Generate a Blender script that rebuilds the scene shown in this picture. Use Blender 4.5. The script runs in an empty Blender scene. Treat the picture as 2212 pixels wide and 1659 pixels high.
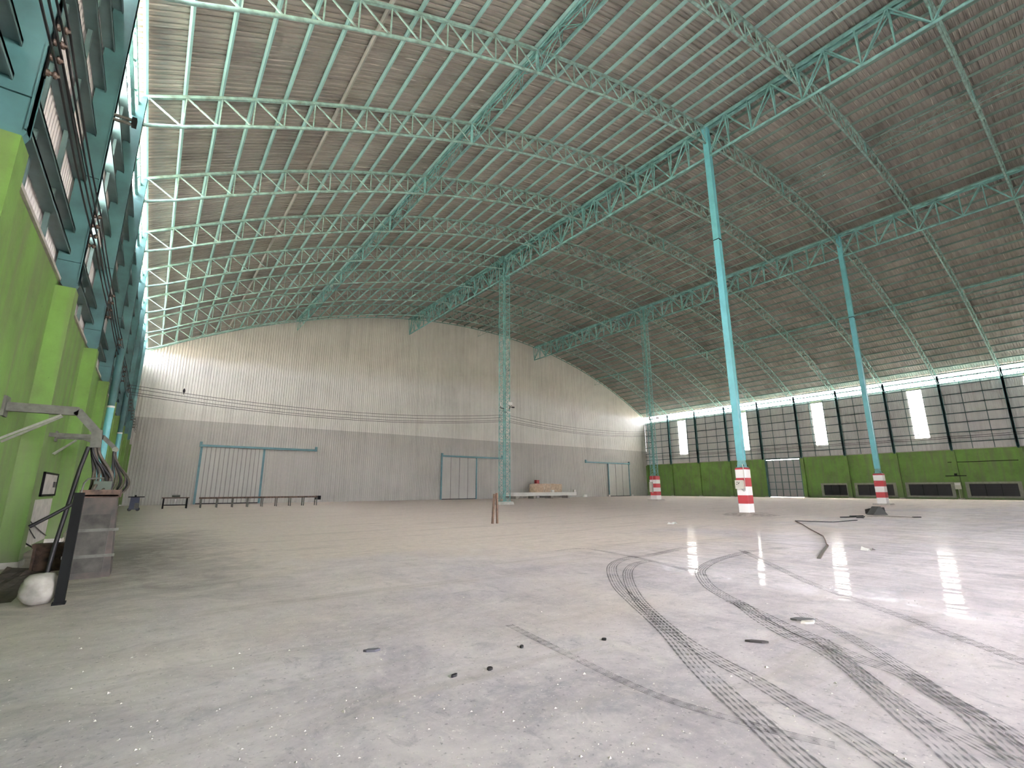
import bpy, math, random
from mathutils import Vector, Matrix
random.seed(7)
SC = bpy.context.scene
COL = SC.collection
V = Vector

# ------------------------------------------------------------------ camera
CAM = V((1.9175, 0.0, 1.5330))
FPX = 1012.47
YAW, PIT, ROL = 0.649371, 0.219614, 0.003893
cyw, syw = math.cos(YAW), math.sin(YAW)
cp, sp = math.cos(PIT), math.sin(PIT)
cr, sr = math.cos(ROL), math.sin(ROL)
_r = V((cyw, -syw, 0)); FWD = V((syw*cp, cyw*cp, sp)); _u = V((-syw*sp, -cyw*sp, cp))
RGT = _r*cr - _u*sr; UPV = _r*sr + _u*cr
cam = bpy.data.cameras.new('camera')
cam.sensor_width = 36.0
cam.lens = FPX/2212*36.0
cam.clip_end = 2000
camo = bpy.data.objects.new('camera', cam)
M = Matrix((RGT, UPV, -FWD)).transposed().to_4x4()
M.translation = CAM
camo.matrix_world = M
COL.objects.link(camo)
SC.camera = camo

def at(u, v, axis, val):
    """photo pixel -> point on the plane axis=val"""
    d = FWD + RGT*((u-1106)/FPX) + UPV*((829.5-v)/FPX)
    t = (val - CAM[axis])/d[axis]
    return CAM + d*t

# ------------------------------------------------------------------ sky, sun, exposure
w = bpy.data.worlds.new('overcast_sky'); SC.world = w
w.use_nodes = True
bg = w.node_tree.nodes['Background']
bg.inputs[0].default_value = (0.95, 0.92, 1.0, 1)
bg.inputs[1].default_value = 44.0
sun = bpy.data.lights.new('sun', 'SUN'); sun.energy = 300.0; sun.angle = 0.05
sun.color = (1.0, 0.93, 0.82)
suno = bpy.data.objects.new('sun', sun); COL.objects.link(suno)
suno.rotation_euler = V((-0.32, -0.50, -0.80)).to_track_quat('-Z', 'Y').to_euler()
SC.view_settings.view_transform = 'Standard'
SC.view_settings.look = 'None'
SC.view_settings.gamma = 1.0
SC.view_settings.use_curve_mapping = False
SC.view_settings.exposure = 0.27
SC.cycles.use_denoising = True
SC.cycles.max_bounces = 6
SC.cycles.diffuse_bounces = 4
SC.cycles.adaptive_threshold = 0.05
SC.cycles.sample_clamp_indirect = 8.0

# ------------------------------------------------------------------ building dimensions (metres)
D, W = 62.33, 84.29
YF = -16.0                   # the hall goes on behind the camera
XM = W/2
ZC, RAD = -58.0, 85.279
X1, X2 = 30.03, 54.26
def kY(k): return D - 6.0*k
def arcz(x): return ZC + math.sqrt(RAD*RAD - (x-XM)**2)
A0 = math.asin(XM/RAD)
def arc_pt(a, off=0.0):       # a = angle from vertical, off = offset along the normal
    return (XM + (RAD+off)*math.sin(a), ZC + (RAD+off)*math.cos(a))
AX1 = math.asin((X1-XM)/RAD); AXB = math.asin((14.43-XM)/RAD)
NODES = []
for a, b, n in ((-A0, AXB, 12), (AXB, AX1, 12), (AX1, 0.0, 9)):
    NODES += [a + (b-a)*i/n for i in range(n)]
NODES = NODES + [0.0] + [-a for a in reversed(NODES)]
ZG = 6.25                    # top of the green masonry
ZT = 15.0                    # top of the side cladding
ZE = 16.1                    # eaves

# ------------------------------------------------------------------ helpers
class MB:
    def __init__(s): s.v = []; s.f = []; s.uv = None
    def quadbox(s, c8):
        n = len(s.v); s.v += [tuple(c) for c in c8]
        s.f += [(n, n+3, n+2, n+1), (n+4, n+5, n+6, n+7), (n, n+1, n+5, n+4), (n+1, n+2, n+6, n+5), (n+2, n+3, n+7, n+6), (n+3, n, n+4, n+7)]
    def box(s, x0, x1, y0, y1, z0, z1):
        s.quadbox([(x0,y0,z0),(x1,y0,z0),(x1,y1,z0),(x0,y1,z0),(x0,y0,z1),(x1,y0,z1),(x1,y1,z1),(x0,y1,z1)])
        return s
    def taper(s, x, y, z0, z1, a0, b0, a1, b1):
        s.quadbox([(x-a0,y-b0,z0),(x+a0,y-b0,z0),(x+a0,y+b0,z0),(x-a0,y+b0,z0),(x-a1,y-b1,z1),(x+a1,y-b1,z1),(x+a1,y+b1,z1),(x-a1,y+b1,z1)])
        return s
    def beam(s, p, q, wd, ht, up=(0,0,1)):
        p, q, up = V(p), V(q), V(up)
        d = (q-p).normalized()
        if abs(d.dot(up)) > .99: up = V((1,0,0))
        a = d.cross(up).normalized(); b = a.cross(d).normalized()
        a, b = a*wd/2, b*ht/2
        s.quadbox([p-a-b, p+a-b, p+a+b, p-a+b, q-a-b, q+a-b, q+a+b, q-a+b])
        return s
    def tube(s, pts, r, n=8, cap=True):
        pts = [V(p) for p in pts]
        rs = r if isinstance(r, (list, tuple)) else [r]*len(pts)
        base = len(s.v); prev = None
        for i, p in enumerate(pts):
            d = (pts[min(i+1, len(pts)-1)] - pts[max(i-1, 0)])
            d = d.normalized() if d.length > 1e-9 else V((0,0,1))
            if prev is None:
                u = d.cross(V((0,0,1)))
                if u.length < .05: u = d.cross(V((1,0,0)))
                u.normalize()
            else:
                u = (prev - d*prev.dot(d)); u.normalize()
            prev = u; t = d.cross(u)
            for j in range(n):
                c = 2*math.pi*j/n
                s.v.append(tuple(p + (u*math.cos(c) + t*math.sin(c))*rs[i]))
        for i in range(len(pts)-1):
            for j in range(n):
                a = base+i*n+j; b = base+i*n+(j+1) % n
                s.f.append((a, b, b+n, a+n))
        if cap:      # caps on their own vertices, so smooth shading stays true along the tube
            e = base+(len(pts)-1)*n
            k = len(s.v); s.v += s.v[base:base+n] + s.v[e:e+n]
            s.f.append(tuple(k+j for j in reversed(range(n))))
            s.f.append(tuple(k+n+j for j in range(n)))
        return s
    def prism(s, poly, axis, a, b):
        """extrude 2-D polygon along axis (0,1,2) from a to b"""
        def mk(p, t):
            if axis == 0: return (t, p[0], p[1])
            if axis == 1: return (p[0], t, p[1])
            return (p[0], p[1], t)
        n = len(s.v); k = len(poly)
        s.v += [mk(p, a) for p in poly] + [mk(p, b) for p in poly]
        s.f.append(tuple(n+i for i in range(k))); s.f.append(tuple(n+k+i for i in reversed(range(k))))
        for i in range(k): s.f.append((n+i, n+k+i, n+k+(i+1) % k, n+(i+1) % k))
        return s
    def mesh(s, name, mat, smooth=False, bevel=0):
        me = bpy.data.meshes.new(name)
        me.from_pydata(s.v, [], s.f); me.update()
        if mat: me.materials.append(mat)
        if s.uv:
            l = me.uv_layers.new(name='UVMap')
            for lp in me.loops: l.data[lp.index].uv = s.uv[lp.vertex_index]
        if smooth: me.shade_smooth()
        return me
    def build(s, name, mat, parent=None, smooth=False, **kw):
        return link(name, s.mesh(name, mat, smooth), parent, **kw)

def link(name, me, parent=None, loc=None, **kw):
    o = bpy.data.objects.new(name, me); COL.objects.link(o)
    if parent is not None: o.parent = parent
    if loc is not None: o.location = loc
    for k, v in kw.items(): o[k] = v
    return o
def thing(name, label, cat, loc=(0,0,0), group=None):
    o = link(name, None, None, loc); o['label'] = label; o['category'] = cat
    o.empty_display_size = .3
    if group: o['group'] = group
    return o
def tag(o, label, cat, group=None):
    o['label'] = label; o['category'] = cat
    if group: o['group'] = group
    return o
def struct(name, label=None):
    o = link(name, None); o['kind'] = 'structure'
    if label: o['label'] = label
    return o
def copy_tree(o, parent=None):
    c = o.copy(); COL.objects.link(c); c.parent = parent
    for ch in list(o.children): copy_tree(ch, c)
    return c
ORD = ['', 'first', 'second', 'third', 'fourth', 'fifth', 'sixth', 'seventh', 'eighth', 'ninth', 'tenth', 'eleventh', 'twelfth', 'thirteenth']

# ------------------------------------------------------------------ materials
def newmat(name):
    m = bpy.data.materials.new(name); m.use_nodes = True
    nt = m.node_tree
    return m, nt, nt.nodes['Principled BSDF']
def N(nt, t, **kw):
    n = nt.nodes.new(t)
    for k, v in kw.items():
        if k.startswith('i_'): n.inputs[k[2:].replace('_', ' ')].default_value = v
        else: setattr(n, k, v)
    return n
def mapped(nt, scale=(1,1,1)):
    t = N(nt, 'ShaderNodeNewGeometry'); m = N(nt, 'ShaderNodeMapping')
    m.inputs['Scale'].default_value = scale
    nt.links.new(t.outputs['Position'], m.inputs['Vector'])
    return m.outputs[0]
def noise(nt, vec, scale, detail=4, rough=.55, dist=0):
    n = N(nt, 'ShaderNodeTexNoise'); n.inputs['Scale'].default_value = scale
    n.inputs['Detail'].default_value = detail; n.inputs['Roughness'].default_value = rough
    n.inputs['Distortion'].default_value = dist
    nt.links.new(vec, n.inputs['Vector']); return n.outputs['Fac']
def ramp(nt, fac, stops):
    r = N(nt, 'ShaderNodeValToRGB'); e = r.color_ramp.elements
    while len(e) < len(stops): e.new(.5)
    for el, (p, c) in zip(e, stops):
        el.position = p; el.color = c if isinstance(c, (tuple, list)) and len(c) == 4 else ((c, c, c, 1) if not isinstance(c, (tuple, list)) else (*c, 1))
    nt.links.new(fac, r.inputs[0]); return r.outputs[0]
def mix(nt, a, b, fac, mode='MIX'):
    m = N(nt, 'ShaderNodeMix', data_type='RGBA', blend_type=mode)
    def put(sock, x):
        if isinstance(x, (tuple, list)): sock.default_value = (*x[:3], 1)
        elif isinstance(x, (int, float)): sock.default_value = x if sock.type == 'VALUE' else (x, x, x, 1)
        else: nt.links.new(x, sock)
    put(m.inputs[0], fac); put(m.inputs[6], a); put(m.inputs[7], b)
    return m.outputs[2]
def math_(nt, op, a, b=None, clamp=False):
    m = N(nt, 'ShaderNodeMath', operation=op, use_clamp=clamp)
    for i, x in enumerate((a, b)):
        if x is None: continue
        if isinstance(x, (int, float)): m.inputs[i].default_value = x
        else: nt.links.new(x, m.inputs[i])
    return m.outputs[0]
def bump(nt, bsdf, h, strength=.3, dist=.02):
    b = N(nt, 'ShaderNodeBump'); b.inputs['Strength'].default_value = strength; b.inputs['Distance'].default_value = dist
    nt.links.new(h, b.inputs['Height']); nt.links.new(b.outputs[0], bsdf.inputs['Normal'])
def xyz(nt):
    g = N(nt, 'ShaderNodeNewGeometry'); s = N(nt, 'ShaderNodeSeparateXYZ')
    nt.links.new(g.outputs['Position'], s.inputs[0]); return s.outputs
def simple(name, col, rough=.5, metal=0, var=.25, scale=1.5, dirt=None, spec=.4):
    m, nt, b = newmat(name)
    n = noise(nt, mapped(nt), scale, 5)
    dark = tuple(c*(1-var) for c in (dirt or col)); lite = tuple(min(1, c*(1+var*.5)) for c in col)
    c = ramp(nt, n, [(.3, dark), (.62, col), (.8, lite)])
    nt.links.new(c, b.inputs['Base Color'])
    b.inputs['Roughness'].default_value = rough; b.inputs['Metallic'].default_value = metal
    b.inputs['Specular IOR Level'].default_value = spec
    return m
TEAL = simple('teal_steel_paint', (.20, .43, .41), .65, var=.25, scale=2.0, dirt=(.15, .30, .27), spec=.2)
TEALD = simple('sea_green_truss_paint', (.24, .40, .36), .65, var=.3, scale=3.0, dirt=(.2, .28, .24), spec=.2)
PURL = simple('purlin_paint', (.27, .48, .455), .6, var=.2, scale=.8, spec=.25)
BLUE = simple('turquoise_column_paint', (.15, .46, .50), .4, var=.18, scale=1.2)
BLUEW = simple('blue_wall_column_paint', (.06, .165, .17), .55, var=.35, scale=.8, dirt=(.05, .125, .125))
PURL_SHADE = simple('shaded_purlin_paint', (.17, .25, .225), .7, var=.3, scale=.8, spec=.15)  # purlin colour darkened to carry the backlit shade on the right-hand part
GREYP = simple('grey_purlin_paint', (.34, .35, .32), .5, var=.2)
RAILB = simple('door_rail_paint', (.10, .22, .25), .45)
DARK = simple('dark_steel', (.010, .011, .011), .7, spec=.08)
VENTS = simple('bare_render', (.27, .275, .22), .85, var=.25, scale=3)
RIB = simple('door_rib_paint', (.25, .245, .23), .6)
PALE = simple('pale_dusty_bar', (.22, .23, .185), .7, var=.3, scale=9)
GIRT = simple('girt_paint', (.10, .17, .165), .5, var=.35)
WHITE = simple('white_paint', (.72, .71, .67), .5, var=.08)
CONC = simple('pale_concrete', (.46, .44, .39), .85, var=.25, scale=4)
BLACK = simple('black_rubber', (.012, .012, .013), .55, var=.3)
RUST = simple('rusty_steel', (.13, .085, .06), .8, var=.55, scale=6, dirt=(.05, .035, .03))
GRIMY = simple('grimy_grey_paint', (.115, .12, .10), .7, var=.4, scale=7)
BOXG = simple('switch_box_paint', (.55, .54, .46), .5, var=.12)
TAN = simple('tan_tarpaulin', (.55, .42, .30), .75, var=.3, scale=3)
HOSE = simple('dusty_hose', (.10, .085, .065), .65, var=.5, scale=9)
NAVY = simple('navy_machine_paint', (.03, .04, .075), .5, var=.3)
REDP = simple('red_paint', (.32, .035, .04), .5, var=.2)
BROWN = simple('brown_timber', (.16, .10, .07), .8, var=.4, scale=8)

def m_sheet(name, col, axis_streak=(.6, .6, .05), var=.2, rough=.5, streak=.0, metal=.0):
    m, nt, b = newmat(name)
    v = mapped(nt); n1 = noise(nt, v, .22, 5, .6); n2 = noise(nt, mapped(nt, axis_streak), 2.5, 4, .6)
    f = math_(nt, 'ADD', math_(nt, 'MULTIPLY', n1, .5), math_(nt, 'MULTIPLY', n2, .5))
    c = ramp(nt, f, [(.34, tuple(x*(1-var) for x in col)), (.5, col), (.66, tuple(min(1, x*(1+var*.6)) for x in col))])
    if streak:
        s = noise(nt, mapped(nt, (.28, 7.0, .28)), 1.6, 3, .5)
        c = mix(nt, c, (.70, .66, .58), ramp(nt, s, [(.66, 0.0), (.70, streak)]))
    nt.links.new(c, b.inputs['Base Color']); b.inputs['Roughness'].default_value = rough
    b.inputs['Metallic'].default_value = metal
    return m
ROOFM = m_sheet('roof_sheet', (.262, .248, .218), (.15, 1.5, .15), .42, .55, .55)
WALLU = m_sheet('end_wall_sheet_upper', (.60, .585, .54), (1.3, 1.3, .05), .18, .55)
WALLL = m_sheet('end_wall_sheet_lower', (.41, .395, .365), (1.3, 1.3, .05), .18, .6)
CLAD = m_sheet('side_cladding_sheet', (.70, .68, .66), (1.3, 1.3, .06), .18, .5)
DOORG = m_sheet('steel_door_sheet', (.36, .355, .345), (1.5, 1.5, .06), .15, .5)
DOORM = m_sheet('door_sheet', (.42, .41, .38), (1.5, 1.5, .06), .15, .5)

def m_green():
    m, nt, b = newmat('green_masonry_paint')
    v = mapped(nt); n = noise(nt, v, .7, 6, .65); n2 = noise(nt, mapped(nt, (1, 1, .12)), 2.2, 4, .6)
    c = ramp(nt, n, [(.3, (.09, .155, .036)), (.5, (.118, .232, .045)), (.7, (.14, .28, .055))])
    c = mix(nt, c, (.12, .14, .07), ramp(nt, n2, [(.44, 0.0), (.68, .7)]))
    z = xyz(nt)[2]
    grime = math_(nt, 'MULTIPLY', ramp(nt, math_(nt, 'DIVIDE', z, 3.0), [(0.0, .8), (.22, .25), (1, 0.0)]), noise(nt, v, 1.6, 5), clamp=True)
    c = mix(nt, c, (.16, .155, .12), grime)
    spots = noise(nt, v, 5.0, 2)
    c = mix(nt, c, (.02, .025, .015), ramp(nt, spots, [(.76, 0.0), (.79, .6)]))
    nt.links.new(c, b.inputs['Base Color']); b.inputs['Roughness'].default_value = .75
    bump(nt, b, noise(nt, v, 12, 3), .15, .02)
    return m
GREEN = m_green()

def m_floor():
    m, nt, b = newmat('worn_concrete_floor')
    v = mapped(nt); X, Y, Z = xyz(nt)
    big = noise(nt, v, .16, 4, .6, .4); mid = noise(nt, v, .6, 8, .7, .8)
    fine = noise(nt, v, 9, 8, .75); blot = noise(nt, v, 1.3, 8, .7, 1.0)
    grey = ramp(nt, mid, [(.30, (.34, .31, .335)), (.5, (.50, .455, .475)), (.68, (.64, .585, .585))])
    grey = mix(nt, grey, (.33, .315, .345), ramp(nt, blot, [(.34, .8), (.50, 0.0)]))
    grey = mix(nt, grey, (.66, .61, .60), ramp(nt, fine, [(.48, 0.0), (.70, .6)]))
    grey = mix(nt, grey, (.28, .265, .285), ramp(nt, fine, [(.28, .7), (.42, 0.0)]))
    sm = noise(nt, mapped(nt, (1.0, .7, 1)), 2.6, 9, .75, 1.5)
    grey = mix(nt, grey, (.25, .24, .265), ramp(nt, sm, [(.30, .85), (.44, 0.0)]))
    grey = mix(nt, grey, (.74, .68, .66), ramp(nt, sm, [(.58, 0.0), (.72, .7)]))
    sand = ramp(nt, noise(nt, v, 4, 8, .75), [(.3, (.53, .46, .40)), (.6, (.66, .58, .50))])
    # dust lies over the far part and along the left wall; the driven area is swept bare
    d1 = math_(nt, 'ADD', math_(nt, 'MULTIPLY', Y, .075), math_(nt, 'MULTIPLY', math_(nt, 'SUBTRACT', big, .5), 1.8))
    d2 = math_(nt, 'SUBTRACT', 1.05, math_(nt, 'MULTIPLY', X, .55))
    d = math_(nt, 'MAXIMUM', d1, d2)
    dust = ramp(nt, d, [(.28, 0.04), (.85, .92)])
    c = mix(nt, grey, sand, dust)
    # sweeping streaks in the dust, scuffs
    st = noise(nt, mapped(nt, (.16, 1.3, 1)), 1.2, 8, .7, .5)
    c = mix(nt, c, (.34, .305, .265), ramp(nt, st, [(.52, 0.0), (.68, .55)]))
    st2 = noise(nt, mapped(nt, (1.1, .3, 1)), .9, 8, .7, 1.2)
    c = mix(nt, c, (.66, .615, .56), ramp(nt, st2, [(.56, 0.0), (.75, .6)]))
    # oily dirt trodden in around the machines by the left wall
    ox = math_(nt, 'SUBTRACT', 1.0, math_(nt, 'MULTIPLY', math_(nt, 'ABSOLUTE', math_(nt, 'SUBTRACT', X, 1.6)), .30))
    oy = math_(nt, 'SUBTRACT', 1.0, math_(nt, 'MULTIPLY', math_(nt, 'ABSOLUTE', math_(nt, 'SUBTRACT', Y, 15.0)), .09))
    oil = math_(nt, 'ADD', math_(nt, 'MULTIPLY', math_(nt, 'MINIMUM', ox, oy), .8), math_(nt, 'SUBTRACT', blot, .5))
    c = mix(nt, c, (.13, .12, .105), ramp(nt, oil, [(.15, 0.0), (.75, .85)]))
    sp_ = noise(nt, v, 26, 3, .5)
    c = mix(nt, c, (.17, .165, .17), ramp(nt, sp_, [(.63, 0.0), (.72, .65)]))
    sp2 = noise(nt, v, 38, 2, .5)
    c = mix(nt, c, (.85, .82, .78), ramp(nt, sp2, [(.69, 0.0), (.73, .9)]))
    nt.links.new(c, b.inputs['Base Color'])
    pol = noise(nt, v, .9, 6, .7, .5)
    r1 = ramp(nt, pol, [(.35, .42), (.6, .58)])
    r = mix(nt, r1, (.72, .72, .72), ramp(nt, d, [(.35, 0.0), (1.0, 1.0)]))
    nt.links.new(r, b.inputs['Roughness']); b.inputs['Specular IOR Level'].default_value = .18
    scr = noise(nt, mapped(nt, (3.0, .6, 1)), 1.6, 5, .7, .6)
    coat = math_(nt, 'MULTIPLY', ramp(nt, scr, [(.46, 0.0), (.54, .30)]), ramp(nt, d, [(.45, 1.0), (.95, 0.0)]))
    reflection_mask = ramp(nt, math_(nt, 'DIVIDE', X, 20.0), [(.485, 0.0), (.53, 1.0)])  # coat cut off where the eave gap would mirror in the floor
    nt.links.new(math_(nt, 'MULTIPLY', coat, reflection_mask), b.inputs['Coat Weight']); b.inputs['Coat Roughness'].default_value = .06
    cb = N(nt, 'ShaderNodeBump'); cb.inputs['Strength'].default_value = .35; cb.inputs['Distance'].default_value = .006
    nt.links.new(noise(nt, mapped(nt, (3.5, 1.2, 1)), 2.2, 4, .6, .4), cb.inputs['Height']); nt.links.new(cb.outputs[0], b.inputs['Coat Normal'])
    h = math_(nt, 'ADD', math_(nt, 'MULTIPLY', fine, .5), math_(nt, 'MULTIPLY', noise(nt, v, 3.2, 3), .5))
    bump(nt, b, h, .16, .02)
    return m
FLOORM = m_floor()

def m_tile_stripe():
    m, nt, b = newmat('red_white_pedestal_paint')
    z = xyz(nt)[2]
    f = math_(nt, 'DIVIDE', z, 3.2)
    r = N(nt, 'ShaderNodeValToRGB'); r.color_ramp.interpolation = 'CONSTANT'
    e = r.color_ramp.elements
    Wc, Rc = (.86, .85, .82, 1), (.40, .035, .045, 1)
    while len(e) < 6: e.new(.5)
    for el, (p, c) in zip(e, [(0, Wc), (.62/3.2, Rc), (1.10/3.2, Wc), (1.60/3.2, Rc), (2.09/3.2, Wc), (2.58/3.2, Rc)]):
        el.position = p; el.color = c
    nt.links.new(f, r.inputs[0])
    n = noise(nt, mapped(nt), 2.5, 6, .7)
    c = mix(nt, r.outputs[0], (.40, .37, .32), ramp(nt, n, [(.62, 0.0), (.72, .55)]))
    nt.links.new(c, b.inputs['Base Color']); b.inputs['Roughness'].default_value = .6
    return m
STRIPE = m_tile_stripe()

def m_translucent():
    m, nt, b = newmat('translucent_window_sheet')
    t = N(nt, 'ShaderNodeBsdfTranslucent'); t.inputs[0].default_value = (.88, .90, .90, 1)
    tr = N(nt, 'ShaderNodeBsdfTransparent'); tr.inputs[0].default_value = (.5, .5, .5, 1); mx = N(nt, 'ShaderNodeMixShader')
    n = noise(nt, mapped(nt, (1, 2, .3)), 2, 3)
    nt.links.new(ramp(nt, n, [(.3, .55), (.7, .7)]), mx.inputs[0])
    nt.links.new(t.outputs[0], mx.inputs[1]); nt.links.new(tr.outputs[0], mx.inputs[2])
    nt.links.new(t.outputs[0], nt.nodes['Material Output'].inputs[0])
    return m
TRANS = m_translucent()

def m_tyre():
    m, nt, b = newmat('tyre_rubber_mark')
    uv = N(nt, 'ShaderNodeUVMap'); s = N(nt, 'ShaderNodeSeparateXYZ'); nt.links.new(uv.outputs[0], s.inputs[0])
    U, L = s.outputs[0], s.outputs[1]
    lines = math_(nt, 'SINE', math_(nt, 'MULTIPLY', U, 2*math.pi*5))
    tread = math_(nt, 'SINE', math_(nt, 'MULTIPLY', L, 2*math.pi/.11))
    a = math_(nt, 'ADD', math_(nt, 'MULTIPLY', lines, .5), math_(nt, 'MULTIPLY', tread, .22))
    edge = math_(nt, 'MULTIPLY', math_(nt, 'ABSOLUTE', math_(nt, 'SUBTRACT', U, .5)), .7)
    a = math_(nt, 'ADD', a, edge)
    n = noise(nt, mapped(nt), 2.6, 6, .7)
    a = math_(nt, 'ADD', a, math_(nt, 'MULTIPLY', math_(nt, 'SUBTRACT', n, .5), 1.6))
    f = math_(nt, 'MULTIPLY', ramp(nt, a, [(.15, 0.0), (.75, 1.0)]), .62)
    tr = N(nt, 'ShaderNodeBsdfTransparent'); mx = N(nt, 'ShaderNodeMixShader')
    b.inputs['Base Color'].default_value = (.06, .058, .06, 1); b.inputs['Roughness'].default_value = .6
    nt.links.new(f, mx.inputs[0]); nt.links.new(tr.outputs[0], mx.inputs[1]); nt.links.new(b.outputs[0], mx.inputs[2])
    nt.links.new(mx.outputs[0], nt.nodes['Material Output'].inputs[0])
    return m
TYRE = m_tyre()
SOIL = simple('sunlit_yard_soil', (.46, .41, .335), .9, var=.2, scale=.3)
ROCK = simple('chalky_concrete_lump', (.34, .325, .285), .9, var=.45, scale=5)
CHIP = simple('pale_chips', (.62, .59, .53), .8, var=.4, scale=20)

# ================================================================== STRUCTURE
g = MB(); g.box(-400, 500, -400, 500, -.6, -.12)
o = g.build('yard_ground', SOIL); o['kind'] = 'structure'
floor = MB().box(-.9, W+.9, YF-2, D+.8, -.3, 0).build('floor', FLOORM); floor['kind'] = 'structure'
floor['label'] = 'worn grey concrete floor with dust and tyre marks'

# ---- roof: corrugated sheets over purlins
ceiling = struct('ceiling', 'curved corrugated metal roof on sea-green purlins')
def roof_mesh():
    s = MB(); P = .25
    prof = [(0, 0), (.14, 0), (.165, .055), (.225, .055)]
    ys = []
    n = int((D - YF)/P)
    for i in range(n):
        for dy, h in prof: ys.append((YF + i*P + dy, h))
    ys.append((D+.5, 0))
    da = NODES[1]-NODES[0]
    angs = [NODES[0]-da*.25] + NODES + [NODES[-1]+da*.25]
    for a in angs:
        for y, h in ys:
            x, z = arc_pt(a, .27+h); s.v.append((x, y, z))
    m = len(ys)
    for i in range(len(angs)-1):
        for j in range(m-1):
            p = i*m+j; s.f.append((p, p+1, p+m+1, p+m))
    return s
roof_mesh().build('roof_sheeting', ROOFM, ceiling, kind='stuff')
for i, a in enumerate(NODES):
    x, z = arc_pt(a, .145)
    up = V((math.sin(a), 0, math.cos(a)))
    MB().beam((x, YF, z), (x, D-.1, z), .085, .17, up).build('purlin', GREYP if i == 6 else (PURL if i < 24 else PURL_SHADE), ceiling)
    if i in (12, 24, 42, 54):
        x, z = arc_pt(a + .3/RAD, .145)
        MB().beam((x, YF, z), (x, D-.1, z), .085, .17, up).build('purlin', TEAL, ceiling)

# ---- end wall: corrugated, lighter upper skin, darker lower skin standing proud
wall_back = struct('wall_back', 'tall corrugated end wall under the curved roof')
def corr_wall(x0, x1, zbot, ztopf, y, pitch, depth, thick=.02):
    s = MB(); n = int(round((x1-x0)/pitch)); p = (x1-x0)/n
    xs = []
    for i in range(n):
        for fx, h in ((0, 0), (.5, 0), (.62, 1), (.88, 1)): xs.append((x0+(i+fx)*p, h*depth))
    xs.append((x1, 0))
    for x, h in xs:
        s.v += [(x, y-h, zbot), (x, y-h, ztopf(x))]
    for i in range(len(xs)-1): s.f.append((2*i, 2*i+2, 2*i+3, 2*i+1))
    return s
top_f = lambda x: arcz(min(max(x, 0.0), W)) + .36
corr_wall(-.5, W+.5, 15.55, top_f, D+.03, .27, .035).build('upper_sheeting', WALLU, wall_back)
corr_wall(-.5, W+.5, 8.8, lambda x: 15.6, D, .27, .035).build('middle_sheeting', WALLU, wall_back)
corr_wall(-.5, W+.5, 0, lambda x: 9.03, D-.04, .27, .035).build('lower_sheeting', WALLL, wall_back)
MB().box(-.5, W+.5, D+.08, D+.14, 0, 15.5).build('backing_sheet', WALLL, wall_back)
# curved closing angle
s = MB(); pr = None
pts = [V((arc_pt(a)[0], D-.12, arc_pt(a, .0)[1])) for a in NODES]
for a, b in zip(pts[:-1], pts[1:]): s.beam(a, b, .1, .12)
o = s.build('trim_1', TEALD); o['kind'] = 'structure'; o['label'] = 'curved steel angle closing the end wall against the roof'

wall_front = struct('wall_front', 'corrugated front wall behind the camera')
# closed above, unseen doorway below placed and sized to light the hall
corr_wall(-.5, W+.5, 9.0, top_f, YF, .5, .035).build('front_sheeting', WALLL, wall_front)
for xa, xb in ((-.5, 8.0), (17.5, W+.5)): corr_wall(xa, xb, 0, lambda x: 9.0, YF, .5, .035).build('front_sheeting', WALLL, wall_front)
# sliding doors on the end wall (x0, x1 leaf, rail x0..x1)
def back_door(n, lx0, lx1, rx0, rx1, label, ribs):
    d = struct('door_%d' % n, label); y = D-.14
    lf = MB().box(lx0, lx1, y-.06, y, .12, 6.15).build('leaf', DOORM, d)
    for i in range(ribs+1):
        x = lx0 + .06 + (lx1-lx0-.12)*i/ribs
        MB().box(x-.035, x+.035, y-.10, y-.06, .12, 6.15).build('leaf_rib', RIB if 0 < i < ribs else RAILB, lf)
    MB().box(rx0, rx1, y-.22, y-.02, 6.2, 6.42).build('rail', RAILB, d)
    for x in (rx0, rx1): MB().box(x-.12, x+.12, y-.26, y, 6.16, 6.72).build('rail_end', RAILB, d)
    for x in (lx0, lx1): MB().box(x-.11, x+.11, y-.12, y, 0, 6.3).build('jamb', RAILB, d)
    MB().box(lx0, lx1, y-.08, y, 0, .12).build('bottom_gap', BLACK, d)
back_door(1, 6.05, 12.3, 5.95, 18.1, 'ribbed sliding door under a long blue rail, nearest the left corner', 14)
back_door(2, 36.0, 42.1, 36.0, 47.0, 'sliding door behind the lattice column in the middle of the end wall', 4)
back_door(3, 72.4, 78.5, 66.2, 78.6, 'framed sliding door at the right end of the end wall', 3)

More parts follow.
